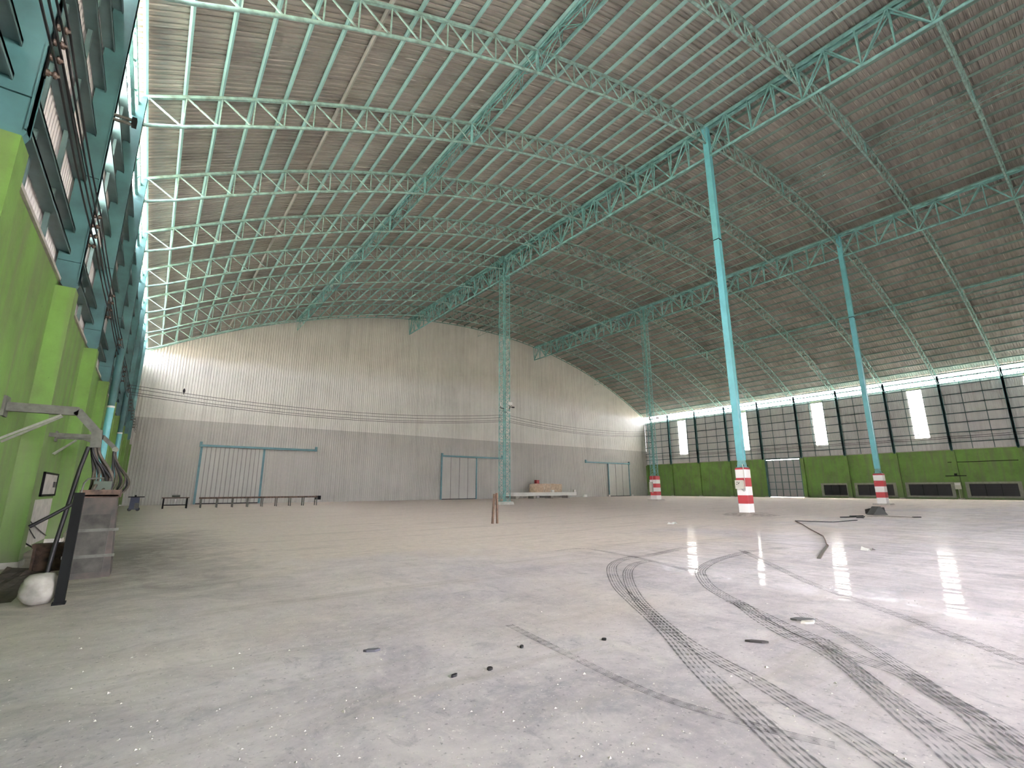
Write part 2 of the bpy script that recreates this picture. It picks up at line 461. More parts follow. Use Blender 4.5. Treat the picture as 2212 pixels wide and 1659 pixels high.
# ---- side walls
def side_wall(side):
    left = side == 'left'
    sg = -1 if left else 1
    x0 = 0 if left else W
    X = lambda d: x0 + sg*d          # d = distance outward from the inner column face
    wl = struct('wall_' + side, 'green masonry base with corrugated cladding above, %s side' % side)
    def bx(y0, y1, z0, z1, d0, d1):
        a, b = sorted((X(d0), X(d1))); return MB().box(a, b, y0, y1, z0, z1)
    ymin = kY(13)
    # masonry panels per bay, with ventilation openings on the right wall
    vents = {5: (26.8, 29.83), 6: (21.17, 25.43), 7: (15.14, 19.48), 8: (9.12, 13.41)} if not left else {}
    OPEN = 99
    for k in range(13):
        ya, yb = kY(k+1), kY(k)
        if k >= OPEN or (not left and k == 4): continue
        if k in vents:
            va, vb = vents[k]; s = MB()
            for (y0, y1, z0, z1) in ((ya, yb, 1.90, ZG), (ya, yb, 0, .40), (ya, va, .40, 1.90), (vb, yb, .40, 1.90)):
                a, b = sorted((X(.35), X(.60))); s.box(a, b, y0, y1, z0, z1)
            s.build('masonry_panel', GREEN, wl)
        else:
            bx(ya, yb, 0, ZG, .35, .60).build('masonry_panel', GREEN, wl)
    for k in range(13):
        y = kY(k) if k else D-.27
        s = MB()
        a, b = sorted((X(0), X(.40)))
        s.box(a, b, y-.24, y+.24, 0, 6.08).build('pier', GREEN, wl)
        bx(y-.30, y+.30, 0, .12, -.03, .40).build('pier_footing', CONC, wl)
    # cladding sheets: corrugated along y, windows every second bay
    win = {1: (52.6, 54.3), 3: (40.55, 42.1), 5: (28.44, 30.05), 7: (16.3, 17.85), 9: (4.9, 6.6), 11: (-7.2, -5.6)}
    def clad(ya, yb, z0, z1, name='cladding_sheet'):
        s = MB(); P = .20; n = max(1, int(round((yb-ya)/P))); p = (yb-ya)/n; ys = []
        for i in range(n):
            for fy, h in ((0, 0), (.5, 0), (.62, .03), (.88, .03)): ys.append((ya+(i+fy)*p, h))
        ys.append((yb, 0))
        for y, h in ys: s.v += [(X(.52-h), y, z0), (X(.52-h), y, z1)]
        for i in range(len(ys)-1): s.f.append((2*i, 2*i+2, 2*i+3, 2*i+1))
        s.build(name, CLAD, wl)
    for k in range(13):
        ya, yb = kY(k+1), kY(k)
        zb = ZG
        if k >= OPEN: continue
        if k in win:
            w0, w1 = win[k]
            clad(ya, w0, zb, ZT); clad(w1, yb, zb, ZT); clad(w0, w1, zb, 8.0)
        else:
            clad(ya, yb, 6.1 if (not left and k == 4) else zb, ZT)
    bx(ymin, D, ZG-.02, ZG+.06, .30, .62).build('sill_flashing', CONC, wl)
    bx(ymin, D, ZT-.06, ZT+.06, .44, .56).build('top_angle', GIRT, wl)
    for z in (14.0, 12.75, 11.5, 10.2, 8.9, 7.55, 7.0) if left else (14.65, 13.44, 12.18, 10.92, 9.73, 8.48, 7.2):
        s = MB(); dy = .16 if left else .08
        a, b = sorted((X(.24), X(.48)))
        s.box(a, b, ymin, D, z-.03, z+.03)
        a, b = sorted((X(.24), X(.26)))
        s.box(a, b, ymin, D, z-.08, z+.03)
        s.build('girt', GIRT, wl)
    for k in range(10):
        for t in (1/3, 2/3):
            y = kY(k) - 6*t
            if k in win and win[k][0]-.05 < y < win[k][1]+.05: continue
            a, b = sorted((X(.36), X(.44)))
            MB().box(a, b, y-.035, y+.035, ZG+.06, ZT-.06).build('sag_rod', GIRT, wl)
    for k, (w0, w1) in win.items():
        o = struct('window_%d' % (k + (20 if left else 0)), 'tall translucent strip window in the %s wall' % side)
        a, b = sorted((X(.50), X(.515)))
        MB().box(a, b, w0, w1, 8.0, ZT-.4).build('pane', TRANS, o)
        a, b = sorted((X(.50), X(.54)))
        MB().box(a, b, w0, w1, ZT-.4, ZT-.06).build('top_flashing', simple('yellowed_sheet', (.65, .6, .42), .6) , o)
    # vents
    for k, (va, vb) in vents.items():
        a = X(.32)
        s = MB()
        for (y0, y1, z0, z1) in ((va-.35, vb+.35, 1.90, 2.15), (va-.35, vb+.35, .18, .40), (va-.35, va, .40, 1.90), (vb, vb+.35, .40, 1.90)):
            p, q = sorted((X(.32), X(.36))); s.box(p, q, y0, y1, z0, z1)
        s.build('vent_surround', VENTS, wl)
        p, q = sorted((X(.50), X(.52)))
        v = MB().box(p, q, va, vb, .40, 1.90).build('vent_screen', BLACK, wl)
        for t in (1/3, 2/3):
            y = va + (vb-va)*t; p, q = sorted((X(.44), X(.50)))
            MB().box(p, q, y-.02, y+.02, .40, 1.90).build('vent_mullion', DARK, v)
        for t in range(1, 6):
            z = .40 + 1.5*t/6; p, q = sorted((X(.46), X(.49)))
            MB().box(p, q, va, vb, z-.012, z+.012).build('vent_slat', DARK, v)
    return wl, X
wall_left, XL = side_wall('left')
wall_right, XR = side_wall('right')

# right-hand bay door with daylight slits around it
d4 = struct('door_4', 'grey gridded steel sliding door set between green wall panels')
ya, yb = kY(5)+.28, kY(4)-.28
MB().box(W+.30, W+.36, ya+.05, yb-.20, .04, 5.98).build('leaf', DOORG, d4)
for i in range(6):
    y = ya+.05 + (yb-.20-ya-.05)*i/5
    MB().box(W+.22, W+.30, y-.05, y+.05, .04, 5.98).build('stile', GIRT, d4)
for i in range(6):
    z = .09 + 5.82*i/5
    MB().box(W+.24, W+.30, ya+.05, yb-.20, z-.05, z+.05).build('cross_rail', GIRT, d4)
MB().box(W+.10, W+.45, ya-.1, yb+.1, 6.08, 6.30).build('lintel', GIRT, d4)
for y in (ya-.02, yb-.05): MB().box(W+.05, W+.40, y-.10, y+.10, 0, 6.1).build('jamb', BLUEW, d4)

# ================================================================== FRAMES
def arch_truss_meshes():
    ms = []
    s = MB()
    for a, b in zip(NODES[:-1], NODES[1:]):
        p, q = arc_pt(a), arc_pt(b); s.beam((p[0], 0, p[1]), (q[0], 0, q[1]), .13, .12)
    ms.append(('top_chord', s.mesh('top_chord', TEALD)))
    s = MB(); pts = []
    for i, a in enumerate(NODES):
        p = arc_pt(a); pts.append((p[0], 0, p[1] - (1.22 if i in (0, len(NODES)-1) else 1.36)))
    s.tube(pts, .07, 8); ms.append(('bottom_chord', s.mesh('bottom_chord', TEALD, True)))
    n = len(NODES); h = n//2
    for i, a in enumerate(NODES):
        p = V((arc_pt(a)[0], 0, arc_pt(a)[1])); q = V(pts[i])
        if 0 < i < n-1:
            main = i in (12, 24, 33, 42, 54)
            ms.append(('vertical', MB().beam(p, q, .11 if main else .05, .11 if main else .05, (0, 1, 0)).mesh('vertical', TEAL if main else TEALD)))
        if i < n-1:
            if i < h: a0, a1 = p, V(pts[i+1])
            else:
                p2 = arc_pt(NODES[i+1]); a0, a1 = V((p2[0], 0, p2[1])), q
            ms.append(('diagonal', MB().beam(a0, a1, .055, .055, (0, 1, 0)).mesh('diagonal', TEALD)))
    return ms
TRM = arch_truss_meshes()
for k in range(1, 13):
    nm = ORD[k] + ' from the end wall' if k > 1 else 'nearest the end wall'
    t = thing('arch_truss', 'curved sea-green lattice roof truss, %s' % nm, 'truss', (0, kY(k), 0), 'curved roof trusses')
    for nme, me in TRM: link(nme, me, t)

# long girders on the columns (two top chords, one bottom chord, laced)
def girder(x, label, zt, zb, halfw, mat, panel, r, name, cat='girder', sides=(-1, 1)):
    ks = 13; y0 = kY(ks)
    t = thing(name, label, cat, (x, 0, 0))
    for s_ in sides:
        MB().beam((s_*halfw, y0, zt), (s_*halfw, D-.05, zt), r*1.7, r*1.7).build('top_chord', mat, t)
    MB().tube([(0, y0, zb), (0, D-.05, zb)], r, 8).build('bottom_chord', mat, t, True)
    n = int(round((D-y0)/panel)); p = (D-y0)/n
    ver = {}; 
    for i in range(n+1):
        y = D-.08 - i*p*(D-y0-.08)/(D-y0)
        for s_ in sides:
            me = ver.get(s_)
            if me is None:
                me = ver[s_] = MB().beam((s_*halfw, 0, zt), (0, 0, zb), r*.8, r*.8, (0, 1, 0)).mesh('vertical', mat)
            link('vertical', me, t, (0, y, 0))
    dg = {}
    for i in range(n):
        y = D-.08 - i*p*(D-y0-.08)/(D-y0)
        for s_ in sides:
            key = (s_, i % 2)
            me = dg.get(key)
            if me is None:
                a, b = ((s_*halfw, 0, zt), (0, -p, zb)) if i % 2 else ((0, 0, zb), (s_*halfw, -p, zt))
                me = dg[key] = MB().beam(a, b, r*.85, r*.85, (1, 0, 0)).mesh('diagonal', mat)
            link('diagonal', me, t, (0, y, 0))
    dgt = None
    for i in range(n if len(sides) > 1 else 0):
        y = D-.08 - i*p*(D-y0-.08)/(D-y0)
        if dgt is None: dgt = MB().beam((-halfw, 0, zt), (halfw, -p, zt), r*.6, r*.6).mesh('top_lacing', mat)
        link('top_lacing', dgt, t, (0, y, 0))
    return t
girder(X1, 'deep teal lattice girder carried by the nearer row of columns', arcz(X1)-.10, 24.05, .22, TEAL, 1.5, .085, 'lattice_girder')
girder(X2, 'deep teal lattice girder carried by the farther row of columns', arcz(X2)-.10, 24.05, .22, TEAL, 1.5, .085, 'lattice_girder')
girder(14.43+.15, 'slender bracing truss running lengthwise below the left slope of the roof', arcz(14.43)-.02, arcz(14.43)-1.18, .15, TEAL, 1.5, .032, 'bracing_truss', 'truss')
girder(XM, 'slender bracing truss running lengthwise under the crown of the roof', arcz(XM)-.08, arcz(XM)-1.18, 0, TEALD, 1.5, .028, 'bracing_truss', 'truss', (1,))
girder(W-14.43-.15, 'slender bracing truss running lengthwise below the right slope of the roof', arcz(14.43)-.02, arcz(14.43)-1.18, 0, TEALD, 1.5, .028, 'bracing_truss', 'truss', (1,))

# eave lattice in the daylight gap above each side wall
for sd, x in (('left', -.30), ('right', W+.30)):
    t = thing('eave_truss', 'light lattice rail in the daylight gap above the %s wall' % sd, 'truss', (x, 0, 0), 'eave lattice rails')
    MB().beam((0, kY(13), 15.68), (0, D, 15.68), .17, .17).build('top_chord', TEAL, t)
    MB().beam((0, kY(13), 15.14), (0, D, 15.14), .10, .10).build('bottom_chord', TEAL, t)
    m1 = MB().beam((0, 0, 15.14), (0, -.75, 15.68), .07, .07).mesh('lacing', TEAL)
    m2 = MB().beam((0, 0, 15.68), (0, -.75, 15.14), .07, .07).mesh('lacing', TEAL)
    for i in range(100): link('lacing', (m1, m2)[i % 2], t, (0, D-.75*i, 0))

# wall columns
def wall_column(side, k):
    left = side == 'left'; sg = -1 if left else 1; x0 = 0 if left else W
    where = ('nearest the end wall' if k == 1 else ORD[k] + ' from the end wall')
    t = thing('wall_column', 'blue steel column on the %s wall, %s' % (side, where), 'column', (x0, kY(k), 0), 'columns along the side walls')
    poly = [(0, ZE-.05), (0, 6.25), (-sg*-.07, 6.09), (sg*.20, 6.09), (sg*.44, 6.45), (sg*.44, ZE-.35)]
    poly = [(0, ZE-.02), (0, 6.22), (sg*.05, 6.09), (sg*.22, 6.09), (sg*.44, 6.40), (sg*.44, ZE-.3)]
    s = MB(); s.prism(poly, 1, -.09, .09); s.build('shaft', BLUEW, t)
    s = MB(); a, b = sorted((0, sg*.018)); s.box(a, b, -.14, .14, 6.25, ZE-.05); s.build('inner_flange', BLUEW, t)
    s = MB(); a, b = sorted((sg*-.01, sg*.42)); s.box(a, b, -.2, .2, ZE-.10, ZE-.05); s.build('cap_plate', BLUE, t)
    s = MB()
    for z in (6.75, 9.0): 
        a, b = sorted((sg*.02, sg*.42)); s.box(a, b, -.13, .13, z, z+.015)
    s.build('stiffener', BLUEW, t)
    return t
for k in range(1, 13):
    wall_column('left', k); wall_column('right', k)

# free-standing box columns and their striped pedestals
def pedestal(x, y, h, s, label):
    t = thing('striped_pedestal', label, 'pedestal', (x, y, 0), 'red and white pedestals')
    m = MB(); c = .035
    for (z0, z1, e) in ((.10, h, 0),):
        poly = [(-s+c, -s), (s-c, -s), (s, -s+c), (s, s-c), (s-c, s), (-s+c, s), (-s, s-c), (-s, -s+c)]
        m.prism(poly, 2, z0, z1)
    m.build('block', STRIPE, t)
    MB().taper(0, 0, h, h+.05, s-.02, s-.02, s-.09, s-.09).build('cap', REDP, t)
    MB().taper(0, 0, 0, .12, s+.28, s+.28, s+.26, s+.26).build('plinth', CONC, t)
    return t
def box_column(x, y, z0, ztop, label):
    t = thing('box_column', label, 'column', (x, y, 0), 'box section columns')
    hw = .19
    MB().box(-hw, -hw+.02, -hw, hw, z0+.42, ztop).build('near_flange', BLUE, t)
    MB().box(hw-.02, hw, -hw, hw, z0+.42, ztop).build('far_flange', BLUE, t)
    MB().box(-hw+.02, hw-.02, -hw+.03, -hw+.05, z0+.42, ztop).build('web', BLUE, t)
    MB().box(-hw+.02, hw-.02, hw-.05, hw-.03, z0+.42, ztop).build('web', BLUE, t)
    MB().taper(0, 0, z0, z0+.42, .21, .21, .16, .16).build('base_shoe', TEAL, t)
    bp_ = MB().box(-.26, .26, -.26, .26, z0, z0+.03).build('base_plate', TEAL, t)
    for sx in (-1, 1):
        for sy in (-1, 1):
            MB().tube([(sx*.22, sy*.22, z0+.02), (sx*.22, sy*.22, z0+.16)], .016, 6).build('anchor_bolt', DARK, bp_)
    MB().box(-hw-.006, hw+.006, -hw-.006, hw+.006, 17.6, 17.66).build('splice_band', DARK, t)
    MB().box(-.30, .30, -.24, .24, ztop, ztop+.04).build('cap_plate', TEAL, t)
    return t
pedestal(X1, kY(8), 2.66, .315, 'red and white striped pedestal with a switch box, nearest the camera')
box_column(X1, kY(8), 2.71, arcz(X1)-.10, 'tall turquoise box column nearest the camera')
pedestal(X2, kY(8), 2.70, .36, 'red and white striped pedestal in front of the dark wall vents')
box_column(X2, kY(8), 2.75, arcz(X2)-.10, 'turquoise box column standing before the right wall vents')

def lattice_column(x, y, z0, ztop, s, label):
    t = thing('lattice_column', label, 'column', (x, y, 0), 'lattice columns')
    for sx in (-1, 1):
        for sy in (-1, 1):
            m = MB(); L = .09
            a, b = sorted((sx*s, sx*(s-L))); c, d = sorted((sy*s, sy*(s-.012)))
            m.box(a, b, c, d, z0, ztop)
            a, b = sorted((sx*s, sx*(s-.012))); c, d = sorted((sy*s, sy*(s-L)))
            m.box(a, b, c, d, z0, ztop); m.build('corner_angle', TEAL, t)
    n = int((ztop-z0)/.6); st = (ztop-z0)/n
    for f in range(4):
        m = MB()
        def P(u, z):
            return ((u*s, -s+.02, z), (u*s, s-.02, z), (-s+.02, u*s, z), (s-.02, u*s, z))[f]
        for i in range(n+1):
            m.beam(P(-1, z0+i*st), P(1, z0+i*st), .035, .035)
            if i < n:
                u = 1 if i % 2 else -1
                m.beam(P(-u, z0+i*st), P(u, z0+(i+1)*st), .03, .03)
        m.build('lacing', TEAL, t, kind='stuff')
    MB().box(-s-.05, s+.05, -s-.05, s+.05, z0, z0+.04).build('base_plate', TEAL, t)
    MB().box(-s-.12, s+.12, -s-.02, s+.02, ztop, ztop+.05).build('cap_plate', TEAL, t)
    MB().box(-s-.04, s+.04, -s-.04, s+.04, 24.0, 24.12).build('girder_seat', TEAL, t)
    return t
lattice_column(X1, kY(4), .30, arcz(X1)-.10, .42, 'teal lattice column in the middle of the hall')
tag(MB().taper(X1, kY(4), 0, .30, .7, .7, .62, .62).build('column_plinth', CONC), 'low concrete plinth under the middle lattice column', 'plinth')
pedestal(X2, kY(4), 3.03, .48, 'red and white striped pedestal under the farther lattice column')
lattice_column(X2, kY(4), 3.08, arcz(X2)-.10, .36, 'teal lattice column on a striped pedestal near the right wall')

# ================================================================== THINGS
def catenary(p, q, sag, n=24):
    p, q = V(p), V(q); out = []
    for i in range(n+1):
        t = i/n; c = p.lerp(q, t); c.z -= sag*4*t*(1-t); out.append(c)
    return out
def cable(pts, r, label, group, mat=BLACK, name='power_cable', n=5):
    return tag(MB().tube(pts, r, n).build(name, mat, None, True), label, 'cable', group)
POS4 = ['topmost', 'second from the top', 'third from the top', 'lowest']

# cables strung across the hall between the columns of the fourth frame
zl, zm, zr_ = (8.13, 7.93, 7.68, 7.53), (8.82, 8.55, 8.30, 8.15), (8.95, 8.70, 8.48, 8.35)
for i in range(4):
    cable(catenary((.06, kY(4)-.12, zl[i]), (X1-.44, kY(4)-.3, zm[i]), .78), .016, 'black cable from left wall to lattice column, %s of four' % POS4[i], 'cables across the left half of the hall')
    cable(catenary((X1+.44, kY(4)-.3, zm[i]), (X2-.40, kY(4)-.3, zr_[i]-.15), .55), .016, 'black cable between the two lattice columns, %s of four' % POS4[i], 'cables between the lattice columns')
# cables along the left wall on insulators
zw = (8.10, 7.84, 7.58, 7.32)
for i in range(4):
    pts = []
    for k in range(10, 0, -1):
        seg = catenary((.14, kY(k), zw[i]), (.14, kY(k-1) if k > 1 else D-.2, zw[i]), .10, 6)
        pts += seg if k == 10 else seg[1:]
    cable(pts, .017, 'black cable running the length of the left wall, %s of four' % POS4[i], 'cables along the left wall')
ins_me = MB().tube([(0,0,0), (.03,0,0), (.03,0,0), (.07,0,0), (.075,0,0), (.11,0,0), (.115,0,0), (.14,0,0)], [.05, .05, .03, .03, .055, .055, .03, .02], 10).mesh('insulator_body', simple('glazed_insulator', (.10, .075, .06), .15, var=.3), True)
brk_me = MB().box(0, .02, -.03, .03, 7.2, 8.22).mesh('mounting_strip', DARK)
for k in range(1, 10):
    where = 'nearest the end wall' if k == 1 else ORD[k] + ' from the end wall'
    t = thing('insulator_rack', 'rack of four insulators on the left wall column, %s' % where, 'insulator', (0, kY(k), 0), 'insulator racks on the left wall')
    link('mounting_strip', brk_me, t)
    for z in zw: link('insulator', ins_me, t, (.02, 0, z-.03))
for i, z in enumerate((7.95, 7.72)):
    pts = []
    for k in range(12, 0, -1):
        seg = catenary((W-.10, kY(k), z), (W-.10, kY(k-1) if k > 1 else D-.2, z), .06, 4)
        pts += seg if k == 12 else seg[1:]
    cable(pts, .03, 'dark cable running the length of the right wall, %s of two' % ('upper', 'lower')[i], 'cables along the right wall')
# bird on the uppermost cable
pb = catenary((.06, kY(4)-.12, zl[0]), (X1-.44, kY(4)-.3, zm[0]), .78, 60)[6]
t = thing('bird', 'small dark bird perched on the topmost cable at the left', 'bird', pb)
m = MB(); m.tube([(0, -.02, .02), (0, -.01, .07), (0, .0, .16), (0, .01, .23), (0, .015, .29), (0, .0, .33)], [.015, .055, .075, .06, .045, .012], 8).build('body', BLACK, t, True)
MB().tube([(0, .01, .10), (0, .06, .0), (0, .09, -.10)], [.03, .025, .008], 6).build('tail', BLACK, t, True)
MB().tube([(0, .01, .29), (0, -.06, .285)], [.014, .003], 6).build('beak', DARK, t)

# floodlights and cameras on the lattice columns
def flood(loc, rz, label, tgt):
    t = thing('floodlight', label, 'floodlight', loc, 'floodlights'); t.rotation_euler = (0, 0, rz)
    MB().taper(0, 0, -.16, .16, .22, .05, .22, .05).build('housing', WHITE, t)
    MB().box(-.19, .19, -.055, -.045, -.13, .13).build('lens', simple('lamp_glass', (.85, .85, .82), .2, var=.05), t)
    MB().tube([(-.2, .0, -.16), (0, .08, -.34), (.2, .0, -.16)], .015, 6).build('bracket', DARK, t)
    q = Matrix.Rotation(-rz, 3, 'Z') @ (V(tgt)-V(loc))
    MB().beam((0, .08, -.34), q, .06, .06).build('arm', DARK, t)
flood((X1-.80, kY(4)-.45, 9.85), .9, 'white floodlight on the left face of the middle lattice column', (X1-.36, kY(4)-.40, 9.45))
flood((X1+.15, kY(4)-.80, 9.98), -.2, 'white floodlight on the right face of the middle lattice column', (X1+.37, kY(4)-.38, 9.5))
flood((X2-.85, kY(4)-.45, 10.6), .9, 'white floodlight on the left of the lattice column by the right wall', (X2-.33, kY(4)-.33, 10.2))
flood((X2+.75, kY(4)-.55, 10.7), -.4, 'white floodlight on the right of the lattice column by the right wall', (X2+.33, kY(4)-.33, 10.3))
def camera_unit(loc, mat, label, tgt):
    t = thing('security_camera', label, 'camera', loc, 'security cameras')
    MB().tube([(0, 0, 0), (.10, -.26, -.05)], [.07, .08], 10).build('body', mat, t, True)
    MB().beam((-.02, 0, 0), V(tgt)-V(loc), .04, .04).build('mount', DARK, t)
camera_unit((X1+.62, kY(4)-.45, 9.70), BLACK, 'black security camera at the right of the middle lattice column', (X1+.38, kY(4)-.38, 9.72))
camera_unit((X1-.05, kY(4)-.62, 9.10), WHITE, 'white security camera low on the middle lattice column', (X1-.38, kY(4)-.38, 9.12))

# switch boxes on the pedestals
def switch_box(x, y, z0, z1, wy, dx, label, holes=True):
    t = thing('switch_box', label, 'switch box', (x, y, 0), 'switch boxes')
    MB().box(-dx, 0, -wy/2, wy/2, z0, z1).build('case', BOXG, t)
    ld = MB().box(-dx-.015, -dx, -wy/2-.01, wy/2+.01, z0-.01, z1+.01).build('lid', BOXG, t)
    if holes:
        for py, pz in ((.10, .78), (-.02, .72), (.02, .60), (.13, .52)):
            MB().tube([(-dx-.015, py*wy*2, z0+(z1-z0)*pz), (-dx-.05, py*wy*2, z0+(z1-z0)*pz)], .022, 8).build('switch_button', DARK, ld)
    MB().tube([(-dx/2, -wy*.2, z0), (-dx/2, -wy*.25, z0-.10), (-dx/2, -wy*.45, z0-.16), (-dx/2, -wy*.62, z0-.10), (-.03, -wy*.62, z0+.1), (-.03, -wy*.62, z1+.6), (-.02, -wy*.55, z1+.95)], .018, 6).build('conduit', BOXG, t, True)
switch_box(X1-.315, kY(8)+.05, 1.48, 1.96, .46, .16, 'cream switch box with buttons on the nearest striped pedestal')
switch_box(X2-.48, kY(4)+.20, 1.05, 2.30, .40, .20, 'cream switch box on the striped pedestal of the far lattice column', False)

# broken concrete around the nearest plinth
m = MB(); rnd = random.Random(3); n = 26
m.v.append((0, 0, .13))
for ring, (rr, h) in enumerate(((.7, .11), (1.15, .06), (1.55, .0))):
    for i in range(n):
        a = 2*math.pi*i/n; q = rr*(1+rnd.uniform(-.14, .14)); m.v.append((q*math.cos(a)*1.05, q*math.sin(a)*.95, max(.001, h+rnd.uniform(-.02, .025) if ring < 2 else .001)))
for i in range(n): m.f.append((0, 1+i, 1+(i+1) % n))
for ring in range(2):
    for i in range(n):
        a = 1+ring*n+i; b = 1+ring*n+(i+1) % n; m.f.append((a, a+n, b+n, b))
o = m.build('rubble_mound', simple('dusty_rubble', (.50, .44, .38), .95, var=.5, scale=5), None, loc=(X1-.3, kY(8)-.3, 0))
tag(o, 'low mound of broken dusty concrete around the nearest striped pedestal', 'rubble')

# straps, rope and mat on the floor at the right
def gpt(u, v, z=.02):
    p = at(u, v, 2, 0.0); return V((p.x, p.y, z))
def ribbon(px, wd, th, mat, name, label, cat, group=None):
    m = MB(); pts = [gpt(u, v, th/2+.002) for u, v in px]
    for a, b in zip(pts[:-1], pts[1:]): m.beam(a, b, wd, th)
    return tag(m.build(name, mat), label, cat, group)
ribbon([(1850, 1124.5), (1811, 1127.6), (1795, 1128.4), (1741.5, 1126.9), (1718, 1126)], .10, .035, BLACK, 'rubber_strap', 'long black rubber strap lying on the floor before the right pedestal', 'strap')
ropepx = [(1718, 1126), (1731, 1132), (1749, 1143), (1766, 1152), (1778, 1158.5), (1782, 1166), (1786, 1177), (1789, 1179)]
tag(MB().tube([gpt(u, v, .016) for u, v in ropepx], .014, 6).build('rope', BROWN, None, True), 'thin brown rope trailing over the floor from the black strap', 'rope')
ribbon([(1787, 1180), (1778, 1192), (1769, 1207)], .07, .02, HOSE, 'webbing_strap', 'short flat brown strap at the end of the rope', 'strap')
ribbon([(1816, 1118.5), (1867, 1117)], .07, .05, DARK, 'steel_bar', 'thin dark steel bar on the floor, longer of two', 'bar', 'steel bars on the floor')
ribbon([(1837, 1116.4), (1864, 1115.6)], .09, .06, DARK, 'steel_bar', 'short thick dark steel bar behind the longer one', 'bar', 'steel bars on the floor')
ribbon([(1851, 1119), (1866, 1119.5)], .22, .08, BLACK, 'metal_plate', 'small black metal plate beside the two steel bars', 'plate')
ribbon([(1873, 1116.5), (1910, 1115), (1950, 1116.8), (1972, 1118)], .02, .015, HOSE, 'wire', 'thin wire on the floor trailing right from the folded black mat', 'wire')
ribbon([(1972, 1118), (1989, 1118)], .10, .04, DARK, 'iron_bar', 'small dark bar at the right end of the thin wire', 'bar')
pm = gpt(1898, 1112, 0)
t = thing('folded_mat', 'folded black rubber mat lying before the right striped pedestal', 'mat', (pm.x, pm.y, 0)); t.rotation_euler = (0, 0, -.55)
MB().prism([(-.60, .004), (-.48, .10), (-.16, .46), (-.04, .46), (.36, .004)], 1, -.25, .20).build('folded_flap', simple('worn_mat_face', (.075, .08, .075), .8, var=.4), t)
m = MB(); m.quadbox([(-.04, .21, .10), (.66, .21, .12), (.70, .9, .004), (.0, .9, .004), (-.04, .21, .40), (.62, .21, .40), (.68, .9, .26), (0, .9, .26)]); m.build('rolled_end', BLACK, t)
def paper(u, v, sx, label):
    p = gpt(u, v, 0); m = MB(); rn = random.Random(int(u))
    for i in range(4):
        for j in range(4): m.v.append(((i/3-.5)*sx+rn.uniform(-.03, .03), (j/3-.5)*sx*.8, .004 + (rn.uniform(.01, .09) if 0 < i < 3 else 0)))
    for i in range(3):
        for j in range(3): a = i*4+j; m.f.append((a, a+4, a+5, a+1))
    tag(m.build('crumpled_paper', WHITE, None, loc=p), label, 'paper', 'scraps of white paper')
paper(1453, 1132, .34, 'crumpled white paper on the dusty floor left of the nearest pedestal')
paper(1875, 1189, .30, 'crumpled white paper on the floor between the window reflections')

# things against the end wall
t = thing('concrete_block', 'small white block at the foot of the end wall beside the far right door', 'block', (65.4, D-.55, 0))
MB().taper(0, 0, 0, .42, .42, .2, .36, .16).build('block', WHITE, t)
for i, x in enumerate((72.1, 78.9)):
    tag(MB().taper(x, D-.42, 0, .34, .16, .13, .12, .10).build('door_stop', WHITE), 'small white stop at the %s foot of the far right door' % ('left', 'right')[i], 'door stop', 'door stops')
t = thing('platform', 'long low white platform with short end posts near the end wall', 'platform', (51.8, 58.0, 0))
MB().box(-6.6, 6.4, -1.3, 1.3, .42, .95).build('deck', WHITE, t)
for x in (-5.5, -2, 1.5, 5.2): MB().box(x-.25, x+.25, -.7, .7, 0, .42).build('support', CONC, t)
for x in (1.3, 6.1): MB().box(x-.22, x+.22, -1.28, -.95, .951, 1.32).build('post', WHITE, t)
t = thing('tarp_bale', 'bulky load under a tan tarpaulin on the white platform', 'bale', (53.0, 58.35, .955))
m = MB(); rn = random.Random(5); sec = []
for i in range(13):
    x = -2.9+5.8*i/12; h = 1.30 + .05*math.sin(i*1.7) - (.10 if i in (0, 12) else 0)
    for j in range(9):
        a = math.pi*j/8; m.v.append((x+rn.uniform(-.05, .05), -math.copysign(min(1, abs(math.cos(a))*1.35), math.cos(a))*.75+rn.uniform(-.04, .04), min(1, math.sin(a)*1.45)*h))
for i in range(12):
    for j in range(8): a = i*9+j; m.f.append((a, a+9, a+10, a+1))
m.f.append(tuple(range(9))); m.f.append(tuple(reversed(range(12*9, 13*9))))
m.build('tarpaulin', TAN, t, True)
for x, lean in ((-1.3, .5), (-.9, -.4), (.15, .1), (2.75, .0)):
    MB().beam((x, -.80, 0), (x+lean, -.80, 1.28), .09, .05).build('strap', simple('pale_strap', (.66, .58, .47), .7), t)
t = thing('striped_post', 'small red-topped white post behind the tarpaulin load', 'post', (53.6, 61.3, 0))
MB().box(-.28, .28, -.28, .28, 0, 2.25).build('shaft', WHITE, t)
MB().box(-.29, .29, -.29, .29, 2.25, 2.92).build('red_cap', REDP, t)
# pair of stakes
p = gpt(1069, 1131, 0)
t = thing('timber_stakes', 'pair of leaning brown timber stakes on the open floor in front of the lattice column', 'stakes', p)
MB().beam((-.13, 0, 0), (0.0, .05, 1.30), .10, .07).build('stake', BROWN, t)
MB().beam((.13, 0, 0), (0.06, -.05, 1.34), .09, .07).build('stake', BROWN, t)
MB().beam((-.08, -.02, 1.1), (.16, -.02, 1.1), .05, .04).build('tie', BROWN, t)

